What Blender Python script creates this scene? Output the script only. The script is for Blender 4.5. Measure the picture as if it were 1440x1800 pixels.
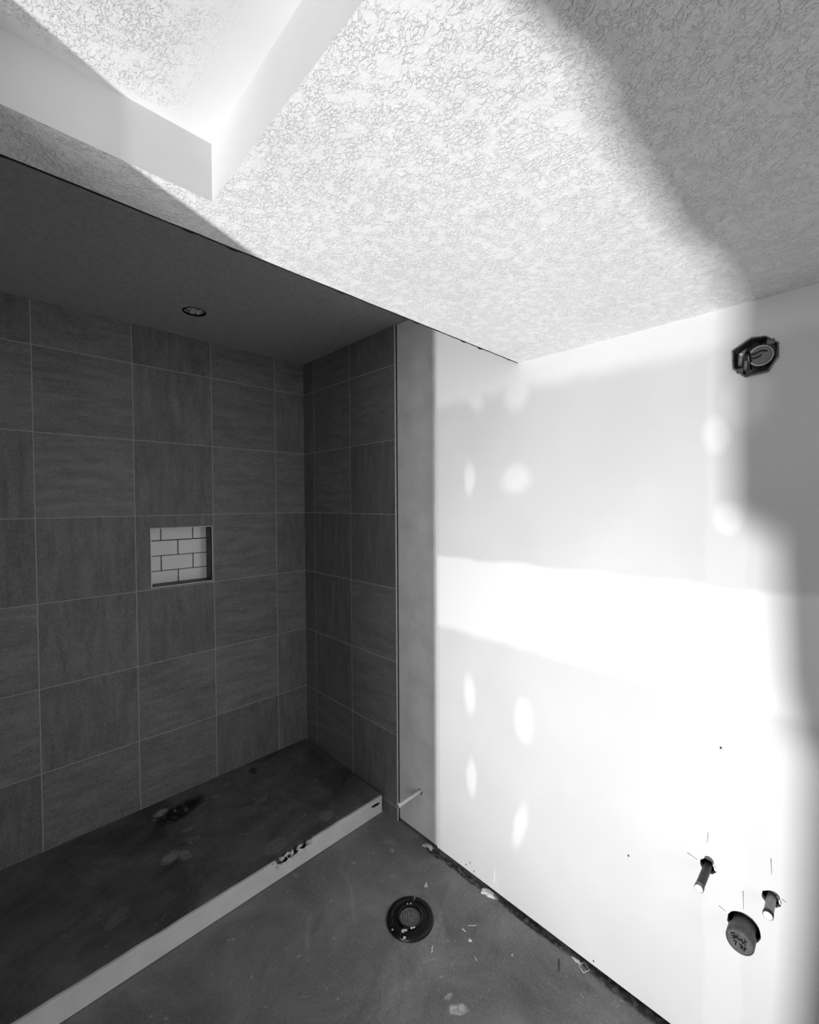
import bpy, bmesh, math, random
from mathutils import Vector, Matrix, noise as mnoise
for o in list(bpy.data.objects): bpy.data.objects.remove(o, do_unlink=True)
S = bpy.context.scene; C = S.collection
R = random.Random(7)

# ------------------------------------------------------------ camera, world, lights, exposure
F_PX, YAW, PITCH, ROLL = 766.54, 0.77212, -0.02206, -0.00588
F = Vector((math.sin(YAW)*math.cos(PITCH), math.cos(YAW)*math.cos(PITCH), math.sin(PITCH)))
RR = Vector((math.cos(YAW), -math.sin(YAW), 0)); UU = RR.cross(F)
c_, s_ = math.cos(ROLL), math.sin(ROLL)
RX = RR*c_ + UU*s_; UX = -RR*s_ + UU*c_
cd = bpy.data.cameras.new('camera'); cam = bpy.data.objects.new('camera', cd); C.objects.link(cam)
m = Matrix((RX, UX, -F)).transposed().to_4x4(); m.translation = Vector((0, 0, 1.5)); cam.matrix_world = m
cd.sensor_fit = 'VERTICAL'; cd.sensor_height = 24; cd.lens = 24*F_PX/1800; cd.clip_start = .01
S.camera = cam
S.view_settings.view_transform = 'Standard'; S.view_settings.look = 'None'; S.view_settings.gamma = 1
S.view_settings.exposure = 0.0
w = bpy.data.worlds.new('world'); S.world = w; w.use_nodes = True
w.node_tree.nodes['Background'].inputs[0].default_value = (1, 1, 1, 1)
w.node_tree.nodes['Background'].inputs[1].default_value = 0.12
def area(name, loc, direction, sx, sy, power, spread=180):
    l = bpy.data.lights.new(name, 'AREA'); l.shape = 'RECTANGLE'; l.size = sx; l.size_y = sy; l.energy = power
    l.spread = math.radians(spread)
    o = bpy.data.objects.new(name, l); C.objects.link(o); o.location = loc
    o.rotation_euler = Vector(direction).to_track_quat('-Z', 'Y').to_euler(); return o
KEY = Vector((-.85, .32, .14))
area('work_lamp_light', KEY, (1, .09, .50), .018, .018, 31, 118)       # small bright lamp standing low, left of the doorway
area('front_fill', (.45, -1.78, 1.35), (0, 1, -.05), 1.3, 1.2, 14)  # added fill light behind the viewer, outside a made-up opening
area('strip_fill', (-1.25, -.09, 1.2), (.9, .45, 0), .32, 1.3, 20)                  # added fill light, aimed through the gap at the grey wall strip

# ------------------------------------------------------------ measures
XR, XT, YB = 1.370, 1.3654, 2.297       # drywall face, tiled face, shower back face
ZC, ZS, ZU = 1.993, 2.316, 2.0855       # main ceiling, shower ceiling, raised ceiling
YA, YP = .846, .741                     # free edge of main ceiling, face of the ceiling recess
PITCHT, TX0, TY0, TZ0 = .346, .1436, 1.8417, .0605
ZP, YF = .085, 1.594                    # top and face of the shower base
YE = 1.494                              # where the tile ends on the side wall
YD = 1.243                              # edge of the bright drywall

# ------------------------------------------------------------ node helpers
def G(v): return (v, v, v, 1)
class M:
    def __init__(s, name, rough=.8, spec=.3):
        s.m = bpy.data.materials.new(name); s.m.use_nodes = True; s.t = s.m.node_tree; s.n = s.t.nodes; s.l = s.t.links
        s.b = s.n['Principled BSDF']; s.b.inputs['Roughness'].default_value = rough
        s.b.inputs['Specular IOR Level'].default_value = spec
        s.P = s.n.new('ShaderNodeTexCoord').outputs['Object']
    def set(s, i, v):
        if hasattr(v, 'links') or isinstance(v, bpy.types.NodeSocket): s.l.new(v, i)
        else: i.default_value = v
    def math(s, op, a, b=0.0, clamp=False):
        n = s.n.new('ShaderNodeMath'); n.operation = op; n.use_clamp = clamp
        s.set(n.inputs[0], a); s.set(n.inputs[1], b); return n.outputs[0]
    def vec(s, op, a, b=(0, 0, 0)):
        n = s.n.new('ShaderNodeVectorMath'); n.operation = op; s.set(n.inputs[0], a)
        if op == 'SCALE': s.set(n.inputs['Scale'], b)
        elif op != 'LENGTH': s.set(n.inputs[1], b)
        return n.outputs['Value' if op == 'LENGTH' else 'Vector']
    def noise(s, scale, detail=3, rough=.5, vec=None, dist=0, color=False):
        n = s.n.new('ShaderNodeTexNoise'); n.inputs['Scale'].default_value = scale; n.inputs['Detail'].default_value = detail
        n.inputs['Roughness'].default_value = rough; n.inputs['Distortion'].default_value = dist
        s.l.new(vec if vec is not None else s.P, n.inputs['Vector']); return n.outputs['Color' if color else 'Fac']
    def rng(s, v, a, b, c=0.0, d=1.0, smooth=True):
        n = s.n.new('ShaderNodeMapRange'); n.interpolation_type = 'SMOOTHSTEP' if smooth else 'LINEAR'
        s.set(n.inputs['Value'], v)
        for k, x in (('From Min', a), ('From Max', b), ('To Min', c), ('To Max', d)): s.set(n.inputs[k], x)
        return n.outputs['Result']
    def mix(s, f, a, b):
        n = s.n.new('ShaderNodeMix'); n.data_type = 'FLOAT'; s.set(n.inputs[0], f); s.set(n.inputs[2], a); s.set(n.inputs[3], b)
        return n.outputs[0]
    def sep(s, v=None):
        n = s.n.new('ShaderNodeSeparateXYZ'); s.l.new(v if v is not None else s.P, n.inputs[0]); return n.outputs
    def warp(s, scale, amp, detail=2):
        c = s.vec('SUBTRACT', s.noise(scale, detail, color=True), (.5, .5, .5)); return s.vec('ADD', s.P, s.vec('SCALE', c, amp))
    def spot(s, V, loc, rad, rot=(0, 0, 0), soft=.35):               # 1 inside an ellipsoid, 0 outside
        n = s.n.new('ShaderNodeMapping'); n.vector_type = 'TEXTURE'; s.l.new(V, n.inputs['Vector'])
        n.inputs['Location'].default_value = loc; n.inputs['Rotation'].default_value = rot; n.inputs['Scale'].default_value = rad
        return s.rng(s.vec('LENGTH', n.outputs[0]), 1-soft, 1+soft, 1, 0)
    def ring(s, V, loc, rad, width, rot=(0, 0, 0)):
        n = s.n.new('ShaderNodeMapping'); n.vector_type = 'TEXTURE'; s.l.new(V, n.inputs['Vector'])
        n.inputs['Location'].default_value = loc; n.inputs['Rotation'].default_value = rot; n.inputs['Scale'].default_value = rad
        d = s.math('ABSOLUTE', s.math('SUBTRACT', s.vec('LENGTH', n.outputs[0]), 1)); return s.rng(d, 0, width, 1, 0)
    def mx(s, l):
        r = l[0]
        for x in l[1:]: r = s.math('MAXIMUM', r, x)
        return r
    def base(s, v):
        if isinstance(v, (int, float)): s.b.inputs['Base Color'].default_value = G(v); return
        n = s.n.new('ShaderNodeCombineColor')
        for i in range(3): s.l.new(v, n.inputs[i])
        s.l.new(n.outputs[0], s.b.inputs['Base Color'])
    def bump(s, h, dist, strength=1.0):
        n = s.n.new('ShaderNodeBump'); n.inputs['Distance'].default_value = dist; n.inputs['Strength'].default_value = strength
        s.l.new(h, n.inputs['Height']); s.l.new(n.outputs[0], s.b.inputs['Normal'])
def plain(name, v, rough=.6, spec=.4, metal=0, bs=0, bd=.0005, var=.12, vs=30):
    q = M(name, rough, spec); q.b.inputs['Metallic'].default_value = metal
    n = q.noise(vs, 3); q.base(q.rng(n, .3, .7, v*(1-var), v*(1+var)))
    if bs: q.bump(q.noise(bs, 3), bd)
    return q.m

# ------------------------------------------------------------ materials
def ceiling_mat(fade=None):
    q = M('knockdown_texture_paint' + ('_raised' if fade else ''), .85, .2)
    V = q.vec('MULTIPLY', q.warp(34, .010), (1.25, .85, 1))
    a = q.noise(165, 3, .62, V, .4)
    flat = q.rng(q.noise(52, 2, .5), .30, .55)                      # trowelled flat patches between the ridges
    h = q.math('MULTIPLY', q.rng(a, .45, .55), flat)
    h = q.math('ADD', h, q.math('MULTIPLY', q.rng(q.noise(170, 3, .6, V), .3, .7), .45))
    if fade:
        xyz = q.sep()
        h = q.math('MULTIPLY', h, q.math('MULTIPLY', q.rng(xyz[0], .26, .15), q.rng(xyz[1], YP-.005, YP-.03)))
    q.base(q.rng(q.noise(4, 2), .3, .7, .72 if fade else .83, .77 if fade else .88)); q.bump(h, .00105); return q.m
CEIL, CEILU = ceiling_mat(), ceiling_mat(True)
SMOOTH = plain('smooth_joint_compound', .84, .75, .2, 0, 60, .0006, .03, 6)
DARKPL = plain('darker_grey_plaster', .60, .75, .2, 0, 60, .0004, .03, 6)  # darker tone for the recess face on the shower side
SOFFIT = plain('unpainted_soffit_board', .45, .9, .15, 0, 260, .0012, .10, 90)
STRIP = plain('grey_primed_board', .90, .85, .2, 0, 200, .0004, .07, 8)

def drywall_mat():
    q = M('taped_drywall', .8, .2)
    V = q.warp(9, .03); x = XR
    xyz = q.sep(V)
    z, y = xyz[2], xyz[1]
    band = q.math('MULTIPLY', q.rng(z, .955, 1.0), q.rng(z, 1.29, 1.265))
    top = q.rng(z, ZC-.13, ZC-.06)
    spots = [q.spot(V, (x, Y, Z), (1, a, b), (r, 0, 0), .5) for Y, Z, a, b, r in (
        (1.049, 1.918, .035, .065, -.5), (1.07, 1.591, .026, .06, 0), (.859, 1.582, .055, .05, 0), (.253, 1.67, .03, .05, 0),
        (1.073, .736, .028, .075, 0), (.827, .714, .035, .07, 0), (1.066, .40, .022, .07, 0), (.843, .322, .025, .085, .25),
        (.233, 1.456, .03, .045, 0), (.86, 1.90, .05, .07, 0), (.27, .66, .04, .05, 0), (.20, 1.75, .05, .07, 0))]
    seam = q.math('MULTIPLY', q.rng(q.math('ABSOLUTE', q.math('SUBTRACT', y, .235)), .035, .05, .25, 0), .8)
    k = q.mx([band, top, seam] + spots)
    # small screw dimples left unfilled
    dots = q.mx([q.spot(q.P, (x, Y, Z), (1, .0025, .0035), soft=.2) for Y, Z in
                 ((.242, .852), (1.05, .026), (.573, .026), (.469, .431), (1.09, .03), (1.07, .05))])
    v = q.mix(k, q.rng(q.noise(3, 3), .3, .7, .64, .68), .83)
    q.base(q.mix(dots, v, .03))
    q.bump(q.math('ADD', k, q.math('MULTIPLY', q.noise(150, 3, .6), .25)), .0012); return q.m
DRY = drywall_mat()

def tile_mat(name, ax, u0, lo=.09, hi=.29, grout=.50):
    q = M(name, .55, .35); xyz = q.sep(); u, z = xyz[ax], xyz[2]
    def grid(c, o): return q.math('DIVIDE', q.math('SUBTRACT', c, o), PITCHT)
    gu, gz = grid(u, u0), grid(z, TZ0)
    def line(g): return q.math('MULTIPLY', q.math('ABSOLUTE', q.math('SUBTRACT', q.math('FRACT', q.math('ADD', g, 20.5)), .5)), PITCHT)
    d = q.math('MINIMUM', line(gu), line(gz))
    joint = q.rng(d, .0009, .0021, 1, 0)
    cid = q.n.new('ShaderNodeCombineXYZ'); q.l.new(q.math('FLOOR', gu), cid.inputs[0]); q.l.new(q.math('FLOOR', gz), cid.inputs[1])
    wn = q.n.new('ShaderNodeTexWhiteNoise'); q.l.new(cid.outputs[0], wn.inputs['Vector']); r = wn.outputs['Value']
    off = q.vec('ADD', q.P, q.vec('SCALE', wn.outputs['Color'], 7.0))
    st = (9, 9, 1.6) if True else 0
    nv = q.noise(7, 5, .72, q.vec('MULTIPLY', off, (4.5, 4.5, .8)))
    nh = q.noise(7, 5, .72, q.vec('MULTIPLY', off, (.8, .8, 4.5)))
    n = q.mix(q.math('GREATER_THAN', r, .55), nv, nh)
    n = q.mix(.30, n, q.noise(5, 5, .65, off))
    n = q.mix(.45, n, q.noise(140, 4, .8))
    v = q.rng(n, .34, .64, lo, hi, False)
    v = q.math('MULTIPLY', v, q.rng(r, 0, 1, .9, 1.1))
    q.base(q.mix(joint, v, grout)); q.bump(q.math('ADD', q.math('SUBTRACT', 1, joint), q.math('MULTIPLY', q.noise(90, 4), .3)), .0012); return q.m
TILEB, TILES = tile_mat('grey_stone_tile_back', 0, TX0), tile_mat('grey_stone_tile_side', 1, TY0, .13, .35, .65)
TILEP = plain('grey_stone_tile_plain', .10, .5, .35, 0, 60, .0006, .25, 20)

def concrete(name, v0, v1, marks, rings, fine=.18):
    q = M(name, .9, .15); V = q.warp(28, .022, 3)
    big = q.noise(3.5, 6, .65, None, .6); sm = q.noise(120, 4, .7)
    v = q.rng(q.mix(fine+.15, big, sm), .30, .70, v0, v1, False)
    sp = q.noise(34, 4, .6, None, 1.2)
    v = q.mix(q.math('MULTIPLY', q.rng(sp, .64, .72), .45), v, v1*1.9)      # scattered pale plaster specks
    if rings:
        k = q.mx([q.ring(V, (X, Y, 0), (a, b, 9), wd, (0, 0, r)) for X, Y, a, b, wd, r in rings])
        v = q.mix(q.math('MULTIPLY', k, q.rng(big, .45, .62, 0, .22)), v, v1*1.5)
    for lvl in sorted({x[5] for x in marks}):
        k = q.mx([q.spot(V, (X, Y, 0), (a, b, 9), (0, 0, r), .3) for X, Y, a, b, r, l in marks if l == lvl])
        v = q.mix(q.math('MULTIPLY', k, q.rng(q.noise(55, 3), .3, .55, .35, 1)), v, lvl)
    q.base(v); q.bump(q.mix(.6, sp, sm), .0012); return q.m
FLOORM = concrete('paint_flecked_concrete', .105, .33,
    [(.972, .806, .026, .014, -.8, .60), (.977, .845, .012, .008, 0, .40), (1.144, 1.285, .010, .018, .8, .28), (.912, .962, .020, .010, .5, .25),
     (1.03, 1.475, .035, .010, .3, .24), (1.12, 1.03, .03, .10, -.7, .25), (1.356, .962, .014, .03, 0, .45),
     (1.219, .779, .004, .004, 0, .6), (.828, 1.33, .05, .014, .6, .20), (1.25, 1.43, .03, .010, -.5, .26),
     (1.35, 1.24, .016, .05, 0, .045), (1.356, 1.1, .014, .13, 0, .045), (1.362, .80, .016, .16, 0, .045), (1.366, .35, .022, .30, 0, .045)],  # near-black strips paint the shade of the gap under the drywall
    [(.76, .92, .12, .12, .09, 0), (.86, 1.30, .22, .08, .14, .9), (1.08, .70, .34, .16, .03, -.9)])
PANM = concrete('stained_shower_base', .045, .20,
    [(.55, 2.208, .03, .022, 0, .34), (.505, 1.902, .035, .025, .5, .26), (.55, 1.876, .02, .03, .2, .26), (.295, 1.748, .04, .022, .7, .16),
     (.76, 1.70, .05, .04, .3, .15), (.83, 1.66, .05, .035, .2, .19), (.604, 2.014, .022, .016, 0, .20), (.68, 2.06, .03, .014, .4, .16),
     (.773, 2.145, .022, .014, 0, .22), (.989, 2.214, .02, .03, 0, .05), (.921, 1.971, .04, .022, .4, .17), (1.01, 2.08, .03, .018, .1, .17),
     (1.08, 1.66, .035, .03, .2, .20), (.979, 1.83, .06, .025, .3, .15), (.62, 2.16, .11, .05, .3, .018), (.60, 2.18, .008, .008, 0, .3),
     (.64, 2.15, .008, .006, 0, .3), (.515, 2.18, .008, .006, 0, .3), (.85, 2.2, .02, .01, 0, .2), (.9, 2.0, .008, .008, 0, .22), (.87, 1.93, .016, .012, 0, .17)], [], .05)
FASCIA = plain('pale_base_board', .78, .8, .2, 0, 150, .0004, .05, 12)
CRUMB = plain('plaster_crumb', .68, .9, .1, 0, 300, .001, .15, 200)
HOLE = plain('dark_cavity', .012, .95, .1)
GAPM = plain('dark_gap', .02, .95, .1)
BLACK = plain('black_plastic', .006, .3, .35, 0, 120, .0006, .3, 60)
GREYPL = plain('dusty_grey_plastic', .12, .5, .4, 0, 200, .0008, .35, 120)
PIPED = plain('dull_dark_metal_pipe', .018, .5, .4, 0, 200, .0004, .3, 90)
PIPEL = plain('light_grey_pipe', .26, .5, .4, 0, 200, .0004, .12, 90)
CAPM = plain('grey_trap_plastic', .085, .6, .3, 0, 160, .0008, .25, 90)
WHITEP = plain('white_plastic_tube', .80, .4, .4, 0, 0, 0, .02)
METAL = plain('galvanised_metal', .16, .38, .5, .85, 90, .001, .45, 60)
METALB = plain('bright_metal_edge', .72, .4, .5, .1, 0, 0, .05)
INK = plain('marker_ink', .01, .7, .2)
SUBWAY = plain('white_glazed_tile', .92, .22, .5, 0, 0, 0, .03, 10)
PAINT = plain('wall_paint', .55, .85, .2, 0, 0, 0, .03, 5)

# ------------------------------------------------------------ mesh helpers
def link(name, bm, mats, parent=None, smooth=False, bevel=0):
    me = bpy.data.meshes.new(name); bmesh.ops.recalc_face_normals(bm, faces=bm.faces[:]); bm.to_mesh(me); bm.free()
    for mt in (mats if isinstance(mats, (list, tuple)) else [mats]): me.materials.append(mt)
    if smooth:
        for p in me.polygons: p.use_smooth = True
    o = bpy.data.objects.new(name, me); C.objects.link(o)
    if parent: o.parent = parent
    if bevel:
        b = o.modifiers.new('bevel', 'BEVEL'); b.width = bevel; b.segments = 2; b.limit_method = 'ANGLE'
    return o
def struct(name, bm, mats, parent=None, **k):
    o = link(name, bm, mats, parent, **k)
    if not parent: o['kind'] = 'structure'
    return o
def thing(name, label, cat, loc, group=None):
    o = bpy.data.objects.new(name, None); o.empty_display_size = .03; C.objects.link(o); o.location = loc
    o['label'] = label; o['category'] = cat
    if group: o['group'] = group
    return o
def tag(o, label, cat, group=None):
    o['label'] = label; o['category'] = cat
    if group: o['group'] = group
    return o
def box(bm, x0, x1, y0, y1, z0, z1):
    v = [bm.verts.new((x, y, z)) for x in (x0, x1) for y in (y0, y1) for z in (z0, z1)]
    for f in ((0, 1, 3, 2), (4, 6, 7, 5), (0, 4, 5, 1), (2, 3, 7, 6), (0, 2, 6, 4), (1, 5, 7, 3)): bm.faces.new([v[i] for i in f])
def plate(outer, holes, emb, d0, d1):
    """flat slab with through holes. emb(a, b, depth) -> xyz"""
    bm = bmesh.new(); loops = [outer] + holes; front = []
    edges = []
    for lp in loops:
        vs = [bm.verts.new(emb(a, b, d0)) for a, b in lp]; front.append(vs)
        edges += [bm.edges.new((vs[i], vs[(i+1) % len(vs)])) for i in range(len(vs))]
    bmesh.ops.triangle_fill(bm, use_beauty=True, use_dissolve=False, edges=edges)
    ff = bm.faces[:]
    back = {}
    for lp, vs in zip(loops, front):
        for (a, b), v in zip(lp, vs): back[v] = bm.verts.new(emb(a, b, d1))
    for f in ff: bm.faces.new([back[v] for v in reversed(f.verts[:])])
    for vs in front:
        for i in range(len(vs)):
            a, b = vs[i], vs[(i+1) % len(vs)]; bm.faces.new((a, b, back[b], back[a]))
    return bm
def circ(cx, cy, r, n=32, jit=0, rx=1.0):
    return [(cx+math.cos(t)*r*rx*(1+R.uniform(-jit, jit)), cy+math.sin(t)*r*(1+R.uniform(-jit, jit))) for t in [2*math.pi*i/n for i in range(n)]]
def lathe(bm, prof, n=40, mat=None, close=False):
    """prof: (radius, height) along local Z"""
    mt = mat or Matrix(); rows = []
    for r, h in prof:
        if r < 1e-6: rows.append([bm.verts.new(mt @ Vector((0, 0, h)))]*n)
        else: rows.append([bm.verts.new(mt @ Vector((r*math.cos(2*math.pi*i/n), r*math.sin(2*math.pi*i/n), h))) for i in range(n)])
    for A, B in zip(rows, rows[1:]):
        for i in range(n):
            j = (i+1) % n; f = []
            for v in (A[i], A[j], B[j], B[i]):
                if v not in f: f.append(v)
            if len(f) > 2:
                try: bm.faces.new(f)
                except ValueError: pass
def tube(bm, pts, r, n=10):
    pts = [Vector(p) for p in pts]; rows = []
    for i, p in enumerate(pts):
        d = (pts[min(i+1, len(pts)-1)]-pts[max(i-1, 0)]).normalized()
        a = d.orthogonal().normalized() if i == 0 else (a-d*a.dot(d)).normalized()
        b = d.cross(a); rr = r[i] if isinstance(r, list) else r
        rows.append([bm.verts.new(p+(a*math.cos(2*math.pi*k/n)+b*math.sin(2*math.pi*k/n))*rr) for k in range(n)])
    for A, B in zip(rows, rows[1:]):
        for k in range(n): bm.faces.new((A[k], A[(k+1) % n], B[(k+1) % n], B[k]))
    bm.faces.new(rows[0]); bm.faces.new(rows[-1])
def blob(bm, c, rad, seed=0, amp=.35, sub=3):
    t = bmesh.new(); bmesh.ops.create_icosphere(t, subdivisions=sub, radius=1)
    off = Vector((seed*3.1, seed*1.7, 5.2)); mp = {}
    for v in t.verts:
        k = 1+amp*mnoise.noise(v.co*1.6+off)*2
        mp[v] = bm.verts.new(Vector(c)+Vector((v.co.x*rad[0], v.co.y*rad[1], v.co.z*rad[2]))*k)
    for f in t.faces: bm.faces.new([mp[v] for v in f.verts])
    t.free()
XAX = Matrix.Rotation(math.radians(-90), 4, 'Y')                 # local +Z -> world -X (out of the right wall)

# ------------------------------------------------------------ setting
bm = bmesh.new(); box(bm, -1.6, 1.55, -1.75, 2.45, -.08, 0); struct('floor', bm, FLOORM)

# main textured ceiling with its raised recess; left side faces of the recess are smooth
out = [(-1.6, -1.75), (XR+.01, -1.75)]
n = 60
out += [(XR+.01, YA)] + [(XR+.01-(XR+1.61)*i/n, YA+R.uniform(-.0009, .0009)) for i in range(1, n)] + [(-1.6, YA)]
hole = [(-.8, -.7), (.276, -.7), (.276, YP), (-.8, YP)]
bm = plate(out, [hole], lambda a, b, d: (a, b, d), ZC, ZC+.40)
for f in bm.faces: f.normal_update()
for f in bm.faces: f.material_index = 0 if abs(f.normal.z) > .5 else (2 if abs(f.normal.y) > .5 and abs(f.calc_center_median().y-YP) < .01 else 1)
struct('ceiling', bm, [CEIL, SMOOTH, DARKPL])
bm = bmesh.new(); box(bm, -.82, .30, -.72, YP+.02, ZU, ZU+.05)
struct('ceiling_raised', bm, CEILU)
# thin ragged dark strip along the free edge of the ceiling
bm = bmesh.new(); N = 220; rows = []
for i in range(N+1):
    X = -.3+(XT+.3)*i/N; j = .0004*mnoise.noise(Vector((X*40, 0, 3)))+(.0014*max(0, mnoise.noise(Vector((X*24, 7, 3)))-.18)*4)
    rows.append([bm.verts.new((X, YA+.0005, ZC-.0006-j*.5)), bm.verts.new((X, YA+.0030+j, ZC-.0012-j)), bm.verts.new((X, YA+.0030+j, ZC+.006)), bm.verts.new((X, YA+.0005, ZC+.006))])
for A, B in zip(rows, rows[1:]):
    for k in range(4): bm.faces.new((A[k], A[(k+1) % 4], B[(k+1) % 4], B[k]))
bm.faces.new(rows[0]); bm.faces.new(rows[-1]); struct('trim_1', bm, GAPM)

# shower ceiling with the hole for a lamp
LX, LY, LR = .655, 1.978, .046
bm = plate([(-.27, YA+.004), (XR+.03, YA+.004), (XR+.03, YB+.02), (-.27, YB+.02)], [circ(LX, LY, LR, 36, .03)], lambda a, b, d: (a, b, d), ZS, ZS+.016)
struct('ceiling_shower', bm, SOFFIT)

# back wall of the shower with the opening for the niche
NX0, NX1, NZ0, NZ1, ND = .553, .8265, 1.1085, 1.3835, .085
bm = plate([(-.16, -.02), (XT+.02, -.02), (XT+.02, ZS+.02), (-.16, ZS+.02)], [[(NX0, NZ0), (NX1, NZ0), (NX1, NZ1), (NX0, NZ1)]],
           lambda a, b, d: (a, d, b), YB, YB+.012)
struct('wall_back', bm, TILEB)
bm = bmesh.new(); box(bm, -.27, 1.6, YB+.14, YB+.18, -.05, 2.6); struct('wall_back_framing', bm, PAINT)
# tiled side wall
bm = bmesh.new(); box(bm, XT, XT+.02, YE+.003, YB+.005, -.01, ZS+.005); struct('wall_right_tiled', bm, TILES)
bm = bmesh.new(); box(bm, XT-.0012, XT+.012, YE-.0005, YE+.0032, .0, ZS); struct('trim_2', bm, METALB)   # bright edge strip of the tile
bm = bmesh.new(); box(bm, XT+.006, XT+.014, YE-.0048, YE-.0006, .0, ZS); struct('trim_3', bm, GAPM)      # open joint beside it

# right wall: long taped drywall with cut-outs
OB = [(.227, 1.880), (.188, 1.904), (.159, 1.900), (.135, 1.878), (.135, 1.844), (.154, 1.811), (.199, 1.808), (.225, 1.834)]
P1, P2, PT = (.268, .520), (.136, .518), (.190, .409)
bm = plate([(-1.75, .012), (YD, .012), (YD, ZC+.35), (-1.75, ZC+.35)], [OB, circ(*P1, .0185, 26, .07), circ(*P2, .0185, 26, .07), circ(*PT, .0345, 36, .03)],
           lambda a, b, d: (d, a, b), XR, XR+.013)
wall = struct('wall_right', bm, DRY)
ST = (1.354, .201)
bm = plate([(YD, .012), (YE-.004, .012), (YE-.004, ZS), (YD, ZS)], [circ(*ST, .0135, 24, .08)], lambda a, b, d: (d, a, b), XR+.005, XR+.016)
struct('wall_right_end', bm, STRIP)
bm = bmesh.new(); box(bm, XR-.0012, XR+.006, YD-.002, YD+.0015, .012, ZS); struct('trim_4', bm, SMOOTH)  # corner bead of the drywall edge
bm = bmesh.new(); box(bm, XR+.10, XR+.14, -1.75, 2.45, -.05, 2.6)
box(bm, XR+.014, XR+.1, .31, .35, .04, 2.3); box(bm, XR+.014, XR+.1, -.10, -.06, .04, 2.3)
box(bm, XR+.017, XR+.1, -1.75, 2.3, .0, .04)
struct('wall_right_framing', bm, HOLE)
# pencil marks round the pipes
def mark(a, b, w=.0006):
    a, b = Vector((0,)+a), Vector((0,)+b); d = (b-a).normalized(); nrm = Vector((0, -d.z, d.y))*w
    bm = bmesh.new(); vs = [bm.verts.new(Vector((XR-.0006, 0, 0))+p) for p in (a-nrm, b-nrm*.4, b+nrm*.4, a+nrm)]
    vb = [bm.verts.new(v.co+Vector((.0007, 0, 0))) for v in vs]
    bm.faces.new(vs); bm.faces.new(vb)
    for i in range(4): bm.faces.new((vs[i], vs[(i+1) % 4], vb[(i+1) % 4], vb[i]))
    link('pencil_mark', bm, INK, wall)
for a, b in (((.268, .612), (.270, .583)), ((.316, .530), (.292, .524)), ((.138, .618), (.136, .580)), ((.192, .502), (.1905, .455)),
             ((.243, .430), (.228, .424)), ((.117, .530), (.108, .528))): mark(a, b)

# walls outside the picture that shape the light
bm = bmesh.new(); box(bm, -.27, -.15, .6126, YB+.02, 0, 2.34); struct('wall_left', bm, TILEP)
edge = []                                                        # edge shaped so this added wall casts the right-hand shadow
for X, Y, Z in ((XR, .10, .10), (XR, .078, .60), (XR, .075, .90), (XR, .095, .93), (XR, .122, 1.06), (XR, .136, 1.40), (XR, .226, 1.47), (XR, .232, 1.80), (1.33, .185, ZC), (1.18, .190, ZC),
                (.942, .236, ZC), (.779, .212, ZC), (.661, .190, ZC), (.574, .195, ZC), (.48, .222, ZC), (.40, .238, ZC)):
    t = .4/(X+.85); edge.append((KEY.y+t*(Y-KEY.y), KEY.z+t*(Z-KEY.z)))
prof = [(edge[0][0], 0)] + edge + [(edge[-1][0], 2.05), (-1.75, 2.05), (-1.75, 0)]
bm = plate(prof, [], lambda a, b, d: (d, a, b), -.45, -.53); struct('wall_left_blocker', bm, PAINT)
bm = plate([(-1.6, 0), (1.5, 0), (1.5, 2.1), (-1.6, 2.1)], [[(-.2, .75), (1.1, .75), (1.1, 1.95), (-.2, 1.95)]], lambda a, b, d: (a, d, b), -1.65, -1.75)
struct('wall_front', bm, PAINT)  # opening added to let the fill light in

# ------------------------------------------------------------ shower base
base = thing('shower_platform', 'low dark stained shower platform with pale front edge below the grey tiled walls', 'shower base', (.6, YF, 0))
def child(name, bm, mt, parent, **k):
    o = link(name, bm, mt, parent, **k)
    off = Vector((0, 0, 0)); p = parent
    while p: off += p.location; p = p.parent
    o.location = -off + (Vector((0, 0, 0)))
    return o
bm = bmesh.new()
nx = 200; top = []; 
def edge_y(X):
    c = 0
    for cx, wd, dp in ((.835, .020, .010), (.880, .024, .014), (.925, .030, .012), (.955, .012, .005)):
        c = max(c, dp*max(0, 1-((X-cx)/wd)**2))
    return c
x0, x1 = -.15, 1.352
fr = []
for i in range(nx+1):
    X = x0+(x1-x0)*i/nx; j = .0018*mnoise.noise(Vector((X*18, 2, 1)))+.001*mnoise.noise(Vector((X*70, 2, 1)))
    fr.append((bm.verts.new((X, YF+.004+abs(j)+edge_y(X), ZP)), bm.verts.new((X, YF+.004+edge_y(X)*.6, .004)), bm.verts.new((X, YB+.002, ZP)), bm.verts.new((X, YB+.002, .004))))
for A, B in zip(fr, fr[1:]):
    bm.faces.new((A[0], B[0], B[2], A[2])); bm.faces.new((A[0], A[1], B[1], B[0])); bm.faces.new((A[1], A[3], B[3], B[1])); bm.faces.new((A[2], B[2], B[3], A[3]))
bm.faces.new(fr[0]); bm.faces.new(fr[-1])
slab = child('slab', bm, PANM, base)
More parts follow.
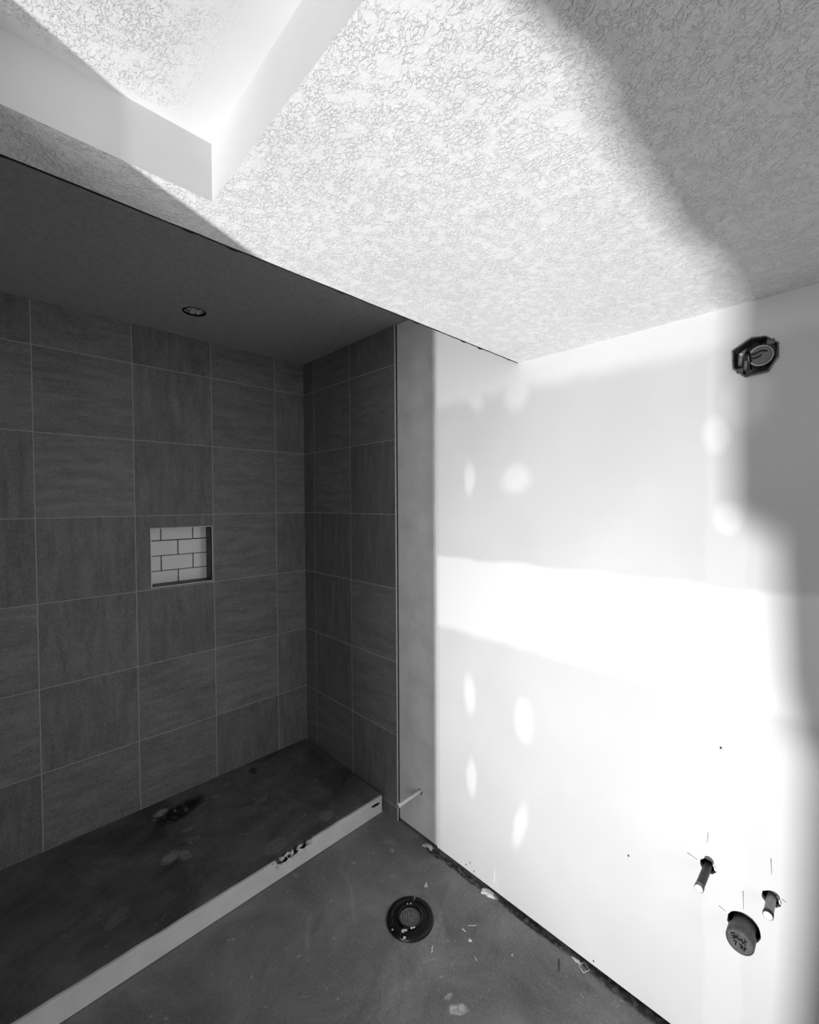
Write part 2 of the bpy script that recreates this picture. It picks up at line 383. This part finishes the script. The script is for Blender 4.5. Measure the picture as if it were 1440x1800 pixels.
# pale front board; its upper rim is broken away in one place
def rim(X):
    z = ZP-.0025+.0022*mnoise.noise(Vector((X*14, 5, 1)))
    for cx, wd, dp in ((.818, .022, .030), (.868, .026, .028), (.930, .034, .020)):
        z = min(z, ZP-dp*max(0, 1-abs((X-cx)/wd)**2.5)-.002*mnoise.noise(Vector((X*150, 1, 1))))
    return z
SX, SZ = 1.309, .0555
bmf = bmesh.new(); n2 = 320; outer = [(x0, .003), (x1-.003, .003)] + [(x0+(x1-.003-x0)*i/n2, rim(x0+(x1-.003-x0)*i/n2)) for i in range(n2, -1, -1)]
sl = [(SX+math.cos(t)*.026, SZ+math.sin(t)*.0065-(math.cos(t)*.002)) for t in [2*math.pi*i/24 for i in range(24)]]
bmf.free(); bmf = plate(outer, [], lambda a, b, d: (a, d, b), YF-.006, YF+.003)
o = child('front_board', bmf, FASCIA, base); o['label'] = 'pale front board with a broken upper edge'
bm = plate(sl, [], lambda a, b, d: (a, d, b), YF-.0064, YF-.003); child('slot', bm, HOLE, base)  # flat black disc painting the dark inside the slot
bm = bmesh.new()
for cx, wd, hh in ((.838, .018, .016), (.884, .020, .015), (.925, .024, .011)):
    for i in range(1): box(bm, cx-wd, cx+wd, YF-.0067, YF-.0055, ZP-.026+.006, ZP-.026+.006+hh)
bm.free()
bm = bmesh.new()
for k, (X, Z, a, b) in enumerate(((.806, .058, .011, .008), (.822, .078, .010, .006), (.845, .083, .013, .005), (.868, .076, .007, .010), (.905, .084, .014, .004),
                                  (.945, .080, .013, .005), (.956, .068, .008, .006), (.850, .052, .016, .003), (.905, .056, .016, .003), (.925, .062, .008, .004), (.79, .079, .012, .003))):
    blob(bm, (X, YF-.004, Z), (a, .006, b), k, .4)
o = child('broken_edge', bm, CRUMB, base); o['label'] = 'crumbled plaster around the break'
bm = bmesh.new()
for X, Z, a, b in ((.838, .066, .015, .009), (.886, .069, .014, .008), (.920, .073, .016, .006)): blob(bm, (X, YF-.0035, Z), (a, .004, b), X*9, .35)
child('break_hollow', bm, HOLE, base)

# ------------------------------------------------------------ niche
ni = thing('shower_niche', 'square recessed wall niche backed with white brick-pattern tiles and dark joints', 'niche', ((NX0+NX1)/2, YB, NZ0))
yb = YB+ND; t = .004
bm = bmesh.new()
for b in ((NX0-t, NX1+t, NZ0-t, NZ0), (NX0-t, NX1+t, NZ1, NZ1+t*.7), (NX0-t, NX0, NZ0, NZ1), (NX1, NX1+t*.8, NZ0, NZ1)): box(bm, b[0], b[1], YB-.0022, YB+.004, b[2], b[3])
o = child('edge_trim', bm, METALB, ni); o['label'] = 'thin bright edge trim'
bm = bmesh.new(); g = .012
box(bm, NX0-g, NX0, YB+.002, yb, NZ0-g, NZ1+g); box(bm, NX1, NX1+g, YB+.002, yb, NZ0-g, NZ1+g)
box(bm, NX0, NX1, YB+.002, yb, NZ1, NZ1+g)
vs = [(NX0, YB+.002, NZ0-g), (NX1, YB+.002, NZ0-g), (NX1, yb, NZ0-g), (NX0, yb, NZ0-g), (NX0, YB+.002, NZ0), (NX1, YB+.002, NZ0), (NX1, yb, NZ0+.004), (NX0, yb, NZ0+.004)]
vs = [bm.verts.new(v) for v in vs]
for f in ((0, 1, 2, 3), (4, 5, 6, 7), (0, 1, 5, 4), (1, 2, 6, 5), (2, 3, 7, 6), (3, 0, 4, 7)): bm.faces.new([vs[i] for i in f])
child('lining', bm, TILEP, ni)
bm = bmesh.new(); box(bm, NX0-g, NX1+g, yb, yb+.01, NZ0-g, NZ1+g); o = child('grout', bm, HOLE, ni); o['label'] = 'black joints behind the white tiles'
rows = [(1.0975, 1), (1.1715, 0), (1.2455, 1), (1.3205, 0)]; j = .0022
for z, kind in rows:
    xs = [.690-.147, .690, .690+.147] if kind else [.614-.147, .614, .761, .761+.147]
    for a, b in zip(xs, xs[1:]):
        a2, b2 = max(a+j, NX0), min(b-j, NX1); z0, z1 = max(z+j, NZ0), min(z+.074-j+.001, NZ1)
        if b2-a2 < .004: continue
        bm = bmesh.new(); box(bm, a2, b2, yb-.006, yb+.002, z0, z1); child('wall_tile', bm, SUBWAY, ni, bevel=.0008)

# ------------------------------------------------------------ lamp hole in the shower ceiling
lh = thing('recessed_lamp_housing', 'round rough-edged lamp opening in the dark shower ceiling', 'ceiling light', (LX, LY, ZS))
bm = bmesh.new(); lathe(bm, [(LR*1.06, .001), (LR*1.06, .05), (0, .05)], 32, Matrix.Translation((LX, LY, ZS))); child('can', bm, HOLE, lh)
bm = bmesh.new(); n = 40; rr = []
for i in range(n):
    t = 2*math.pi*i/n; r1 = LR*(1.0+.05*mnoise.noise(Vector((math.cos(t)*4, math.sin(t)*4, 2)))); r0 = LR*(.88+.10*mnoise.noise(Vector((math.cos(t)*5, math.sin(t)*5, 9))))
    rr.append([bm.verts.new((LX+math.cos(t)*r, LY+math.sin(t)*r, ZS+z)) for r, z in ((r1, -.0012), (r0, -.0012), (r0, .004), (r1, .004))])
for i in range(n):
    A, B = rr[i], rr[(i+1) % n]
    for k in range(4): bm.faces.new((A[k], A[(k+1) % 4], B[(k+1) % 4], B[k]))
child('cut_rim', bm, HOLE, lh)
bm = bmesh.new()
for i in range(26):
    t, r = R.uniform(0, 6.28), LR*.72*math.sqrt(R.random()); blob(bm, (LX+math.cos(t)*r, LY+math.sin(t)*r, ZS+.004+R.uniform(0, .010)), (R.uniform(.004, .009), R.uniform(.004, .009), .006), i, .45, 2)
o = child('insulation', bm, CRUMB, lh); o['label'] = 'lumpy grey filling inside the opening'

# ------------------------------------------------------------ electrical box
cY, cZ = .181, 1.857
eb = thing('electrical_box', 'open octagonal metal electrical box with wiring set high in the right wall', 'electrical box', (XR, cY, cZ))
def octo(s, sc=1.0): return [(cY+(a-cY)*s, cZ+(b-cZ)*s) for a, b in OB]
bm = bmesh.new(); rows = []
for s, d in ((1.0, -.0025), (.93, -.0025), (.93, .045), (.985, .045), (.985, -.0005)):
    rows.append([bm.verts.new((XR+d, a, b)) for a, b in octo(s)])
for A, B in zip(rows, rows[1:]+rows[:1]):
    for k in range(8): bm.faces.new((A[k], A[(k+1) % 8], B[(k+1) % 8], B[k]))
child('box_side', bm, METAL, eb)
bm = plate(octo(.95), [], lambda a, b, d: (d, a, b), XR+.044, XR+.047); child('box_back', bm, METAL, eb)
def torus(bm, c, r, rt, n=36, k=8, sy=1, tilt=0):
    pts = []
    for i in range(n):
        t = 2*math.pi*i/n; ring = []
        for q in range(k):
            u = 2*math.pi*q/k; rad = r+rt*math.cos(u)
            ring.append(bm.verts.new((c[0]+rt*math.sin(u)+tilt*math.cos(t)*r, c[1]+rad*math.cos(t)*sy, c[2]+rad*math.sin(t))))
        pts.append(ring)
    for i in range(n):
        A, B = pts[i], pts[(i+1) % n]
        for q in range(k): bm.faces.new((A[q], A[(q+1) % k], B[(q+1) % k], B[q]))
bm = bmesh.new(); torus(bm, (XR+.010, .170, 1.857), .0235, .0022); o = child('mounting_ring', bm, METALB, eb, smooth=True); o['label'] = 'bright round ring'
bm = bmesh.new(); lathe(bm, [(0, .001), (.0205, .001), (.0205, -.004), (0, -.004)], 32, Matrix.Translation((XR+.010, .170, 1.857)) @ XAX)
child('cover_disc', bm, PIPEL, eb)
bm = bmesh.new()
tube(bm, [(XR+.002, .185, 1.851), (XR+.004, .176, 1.853), (XR+.002, .168, 1.857)], .0016, 8)
tube(bm, [(XR+.002, .187, 1.861), (XR+.004, .178, 1.864), (XR+.003, .168, 1.868), (XR+.010, .158, 1.866)], .0016, 8)
tube(bm, [(XR+.02, .20, 1.875), (XR+.006, .192, 1.868), (XR+.006, .19, 1.85), (XR+.02, .19, 1.83)], .0022, 8)
child('wire', bm, INK, eb, smooth=True)
bm = bmesh.new()
tube(bm, [(XR+.03, .214, 1.84), (XR+.008, .211, 1.85), (XR+.006, .210, 1.862), (XR+.012, .205, 1.876), (XR+.03, .20, 1.885)], .0045, 10)
tube(bm, [(XR+.03, .205, 1.825), (XR+.006, .200, 1.835), (XR+.006, .199, 1.85)], .0035, 10)
child('cable', bm, PIPEL, eb, smooth=True)
for Y, Z in ((.150, 1.889), (.212, 1.823), (.209, 1.868)):
    bm = bmesh.new(); lathe(bm, [(0, .0035), (.0032, .003), (.004, .001), (.004, -.008)], 14, Matrix.Translation((XR+.004, Y, Z)) @ XAX); child('screw', bm, METALB, eb, smooth=True)
for y0, y1, z0, z1 in ((.143, .158, 1.878, 1.890), (.204, .217, 1.821, 1.832)):
    bm = bmesh.new(); box(bm, XR+.0, XR+.002, y0, y1, z0, z1); child('tab', bm, METAL, eb)

# ------------------------------------------------------------ pipes out of the right wall
def supply(P, L, mt, label, tilt):
    t = thing('supply_pipe', label, 'pipe', (XR, P[0], P[1]), 'water supply stubs in the right wall')
    mat = Matrix.Translation((XR, P[0], P[1])) @ Matrix.Rotation(tilt, 4, 'Z') @ XAX
    bm = bmesh.new(); r = .0095
    lathe(bm, [(r, -.06), (r, L-.011), (r+.0006, L-.010), (r+.0006, L), (r-.0018, L), (r-.0018, L-.03), (0, L-.03)], 28, mat)
    child('tube', bm, mt, t, smooth=False)
    bm = bmesh.new(); lathe(bm, [(r+.0009, L-.010), (r+.0010, L-.0005), (r+.0003, L+.0006), (r-.0016, L+.0004)], 28, mat)
    child('end_rim', bm, METAL if mt is PIPED else PIPED, t, smooth=True)
    bm = bmesh.new()
    tube(bm, [(XR+.001, P[0]-.010, P[1]+.013), (XR+.004, P[0]-.014, P[1]+.004), (XR+.002, P[0]-.0165, P[1]-.004)], .0022, 8)
    child('clip', bm, WHITEP, t, smooth=True)
    bm = bmesh.new(); lathe(bm, [(0, L+.0010), (r-.0005, L+.0008), (r-.0005, L-.008), (0, L-.008)], 24, mat); child('plug', bm, WHITEP, t)
supply(P1, .096, PIPED, 'dark metal water pipe stub sticking out of the right wall', 0)
supply(P2, .062, PIPEL, 'light grey water pipe stub on the right wall, nearest the picture edge', 0)
dr = thing('drain_pipe', 'thick capped grey drain pipe sticking out low on the right wall below both supply stubs', 'pipe', (XR, PT[0], PT[1]))
mat = Matrix.Translation((XR, PT[0], PT[1])) @ XAX
bm = bmesh.new(); lathe(bm, [(.0245, -.06), (.0245, .030)], 40, mat); child('tube', bm, CAPM, dr, smooth=True)
bm = bmesh.new(); lathe(bm, [(.0245, .018), (.0262, .020), (.0290, .024), (.0292, .052), (.0280, .0555), (.0265, .0565), (.0255, .0550), (0, .0550)], 44, mat); child('cap', bm, CAPM, dr)
bm = bmesh.new()
def stroke(pts, w=.0015): tube(bm, [(XR-.0556, PT[0]-a*.00125, PT[1]+b*.00125) for a, b in pts], w, 6)
for s in ([(-14, 9), (-9, 13), (-6, 5), (-11, 2)], [(-4, 12), (-2, 3), (3, 9), (5, 1)], [(7, 10), (11, 8), (6, 4), (10, 0)], [(-10, -3), (-5, -2), (-7, -10)], [(-1, -3), (4, -4), (3, -11)],
          [(7, -5), (11, -6)], [(9, -4), (7, -13)], [(-13, 6), (-4, 7)], [(-2, 6), (5, 5)], [(1, -7), (6, -8)]): stroke(s)
child('marker_scrawl', bm, INK, dr)

sp = thing('tube_stub', 'thin white plastic tube jutting from the grey wall strip beside the tiled corner', 'pipe', (XR, ST[0], ST[1]))
mat = Matrix.Translation((XR+.005, ST[0]+.001, ST[1]+.001)) @ Matrix.Rotation(.0, 4, 'Z') @ XAX
bm = bmesh.new(); lathe(bm, [(.0072, -.05), (.0072, .126)], 24, mat); child('tube', bm, WHITEP, sp, smooth=True)
bm = bmesh.new(); lathe(bm, [(.0072, .122), (.0086, .123), (.0086, .136), (.0044, .136), (.0044, .12), (0, .12)], 24, mat); child('end_collar', bm, WHITEP, sp)
bm = bmesh.new(); lathe(bm, [(0, .1362), (.0036, .1362), (.0036, .1366), (0, .1366)], 16, mat); child('bore', bm, HOLE, sp)

# ------------------------------------------------------------ toilet flange
FX, FY = 1.068, 1.106
fl = thing('toilet_flange', 'round black plastic toilet flange set in the concrete floor', 'toilet flange', (FX, FY, 0))
def ringmesh(notch, prof, n=120):
    bm = bmesh.new(); rows = []
    for i in range(n):
        t = 2*math.pi*i/n; rows.append([bm.verts.new((FX+math.cos(t)*r, FY+math.sin(t)*r, h)) for r, h in prof])
    K = len(prof)
    def skip(i):
        t = 2*math.pi*(i+.5)/n
        return any(abs((t-a+math.pi) % (2*math.pi)-math.pi) < notch for a in ANG)
    for i in range(n):
        A, B = rows[i], rows[(i+1) % n]
        if skip(i): continue
        for k in range(K): bm.faces.new((A[k], B[k], B[(k+1) % K], A[(k+1) % K]))
        if skip((i-1) % n): bm.faces.new(A)
        if skip((i+1) % n): bm.faces.new(B)
    return bm
ANG = [math.radians(32), math.radians(212)]
child('outer_ring', ringmesh(.05, [(.064, .0), (.064, .009), (.0665, .0105), (.080, .0105), (.0835, .008), (.085, .004), (.085, .0)]), BLACK, fl)
child('ring_web', ringmesh(-1, [(.044, .0), (.044, .0075), (.0645, .0075), (.0645, .0)]), BLACK, fl)
child('inner_collar', ringmesh(-1, [(.0405, .0), (.0405, .012), (.0425, .0135), (.0455, .0125), (.047, .0)]), BLACK, fl)
bm = bmesh.new(); lathe(bm, [(0, .007), (.033, .007), (.0345, .0085), (.0365, .0085), (.0375, .0065), (.041, .004)], 56, Matrix.Translation((FX, FY, 0)))
o = child('test_cap', bm, GREYPL, fl); o['label'] = 'dusty grey knock-out cap with raised lettering'
bm = bmesh.new(); fwd = Vector((math.sin(YAW), math.cos(YAW), 0)); rgt = Vector((math.cos(YAW), -math.sin(YAW), 0))
def seg(a, b, w=.0014):
    pts = [Vector((FX, FY, .0084))+rgt*x*.001+fwd*y*.001 for x, y in (a, b)]; tube(bm, pts, w, 6)
for a, b in (((-20, 9), (-20, -12)), ((-14, 10), (-14, -14)), ((-20, -1), (-14, -1)), ((-5, 13), (-8, 4)), ((-5, 13), (0, 4)), ((-5, 2), (-5, -14)), ((2, -4), (10, -4)), ((2, -4), (2, -15)), ((10, -4), (10, -15)),
             ((2, -15), (10, -15)), ((6, 14), (10, 6)), ((13, 12), (10, 6)), ((-2, 14), (4, 12)), ((14, 3), (20, 3)), ((15, 0), (18, -8))): seg(a, b)
child('raised_lettering', bm, PIPEL, fl)
for i in range(10):
    a = 2*math.pi*i/10+.3
    if any(abs((a-x+math.pi) % (2*math.pi)-math.pi) < .25 for x in ANG): continue
    bm = bmesh.new(); lathe(bm, [(0, .0120), (.003, .0118), (.0042, .0104)], 12, Matrix.Translation((FX+math.cos(a)*.0735, FY+math.sin(a)*.0735, 0))); child('screw_boss', bm, BLACK, fl, smooth=True)
for a, r, q in ((3.50, .056, .0065), (4.05, .046, .0038), (4.25, .046, .0035), (1.0, .047, .003), (.75, .047, .0028), (3.05, .079, .0035), (3.66, .052, .005), (3.70, .079, .0045)):
    bm = bmesh.new(); blob(bm, (FX+math.cos(a)*r, FY+math.sin(a)*r, .0085 if .05 < r < .062 else .013 if r < .05 else .0108), (q, q*.8, .0012), r*90+a, .5, 2)
    o = child('plaster_splash', bm, CRUMB, fl); o['label'] = 'pale plaster splash'

# ------------------------------------------------------------ debris on the floor
def chip(pts, z=.0035, thick=.0015):
    bm = bmesh.new(); c = Vector((sum(p[0] for p in pts)/len(pts), sum(p[1] for p in pts)/len(pts), 0))
    lo = [bm.verts.new((x, y, .0004)) for x, y in pts]; hi = [bm.verts.new((x+(c.x-x)*.15, y+(c.y-y)*.15, .0004+thick+z*R.random()*.6)) for x, y in pts]
    bm.faces.new(lo); bm.faces.new(hi)
    for i in range(len(pts)): bm.faces.new((lo[i], lo[(i+1) % len(pts)], hi[(i+1) % len(pts)], hi[i]))
    return bm
tag(link('plaster_chip', chip([(1.197, 1.160), (1.208, 1.150), (1.222, 1.170), (1.207, 1.166)]), CRUMB), 'small white triangular plaster chip just beyond the black flange', 'plaster chip', 'plaster bits on the floor')
tag(link('plaster_chip', chip([(1.355, .640), (1.362, .615), (1.352, .600), (1.348, .625)]), CRUMB), 'white plaster flake lying in the gap at the foot of the right wall', 'plaster chip', 'plaster bits on the floor')
tag(link('plaster_chip', chip([(1.155, .905), (1.163, .900), (1.165, .910), (1.158, .913)]), CRUMB), 'tiny pale crumb on the open floor between flange and right wall', 'plaster chip', 'plaster bits on the floor')
def curl(pts, r, label):
    bm = bmesh.new(); tube(bm, pts, r, 8); tag(link('paper_curl', bm, CRUMB, smooth=True), label, 'paper scrap', 'curled paper scraps on the floor')
curl([(1.056, .986, .002), (1.051, .979, .006), (1.046, .979, .004), (1.040, .972, .0025), (1.036, .972, .002)], [.001, .0018, .0018, .0014, .0008], 'short white paper curl just in front of the black flange')
curl([(1.176, .955, .002), (1.170, .948, .005), (1.173, .941, .003), (1.172, .935, .002)], [.0008, .0013, .0014, .0008], 'curved white scrap to the right of the flange')
curl([(1.195, .945, .0015), (1.218, .922, .002)], [.0006, .0009], 'straight thin white sliver right of the flange, nearer the wall')
curl([(1.130, .865, .0015), (1.122, .850, .0015)], [.001, .0006], 'pale sliver on the floor near the picture bottom, between flange and wall')
bm = bmesh.new(); tube(bm, [(1.318, .664, .0022), (1.283, .646, .0022)], [.0016, .001], 8); tag(link('nail', bm, PIPED, smooth=True), 'thin dark nail lying on the floor near the right wall', 'nail')
bm = bmesh.new(); tube(bm, [(1.365, .600, .004), (1.352, .578, .006), (1.333, .590, .003), (1.345, .612, .004), (1.365, .600, .004)], .0011, 6)
tag(link('plastic_offcut', bm, CRUMB, smooth=True), 'pale four-sided plastic loop lying at the foot of the right wall', 'offcut')
bm = bmesh.new()
for A in ([(1.352, .655, .002), (1.300, .585, .002), (1.25, .535, .0015)], [(1.345, .63, .002), (1.325, .565, .002), (1.31, .52, .0015)]): tube(bm, A, .0005, 6)
tag(link('string', bm, PIPEL), 'pale string ends trailing over the floor from the wall gap', 'string')
bm = bmesh.new(); blob(bm, (1.352, .965, .004), (.013, .024, .009), 4, .35); blob(bm, (1.345, .985, .002), (.009, .010, .005), 6, .4)
tag(link('plaster_lump', bm, CRUMB, smooth=True), 'rounded grey plaster lump against the foot of the right wall', 'plaster lump')
bm = bmesh.new(); blob(bm, (1.355, 1.285, .003), (.010, .020, .005), 14, .5); blob(bm, (1.345, 1.30, .002), (.008, .009, .003), 16, .4)
tag(link('plaster_lump', bm, CRUMB, smooth=True), 'small crumbly plaster lump below the grey wall strip', 'plaster lump')
bm = bmesh.new(); tube(bm, [(XR-.004, .955, .02), (XR-.001, .953, .06), (XR, .952, .11)], [.004, .0022, .001], 8)
link('plaster_drip', bm, SMOOTH, wall, smooth=True)
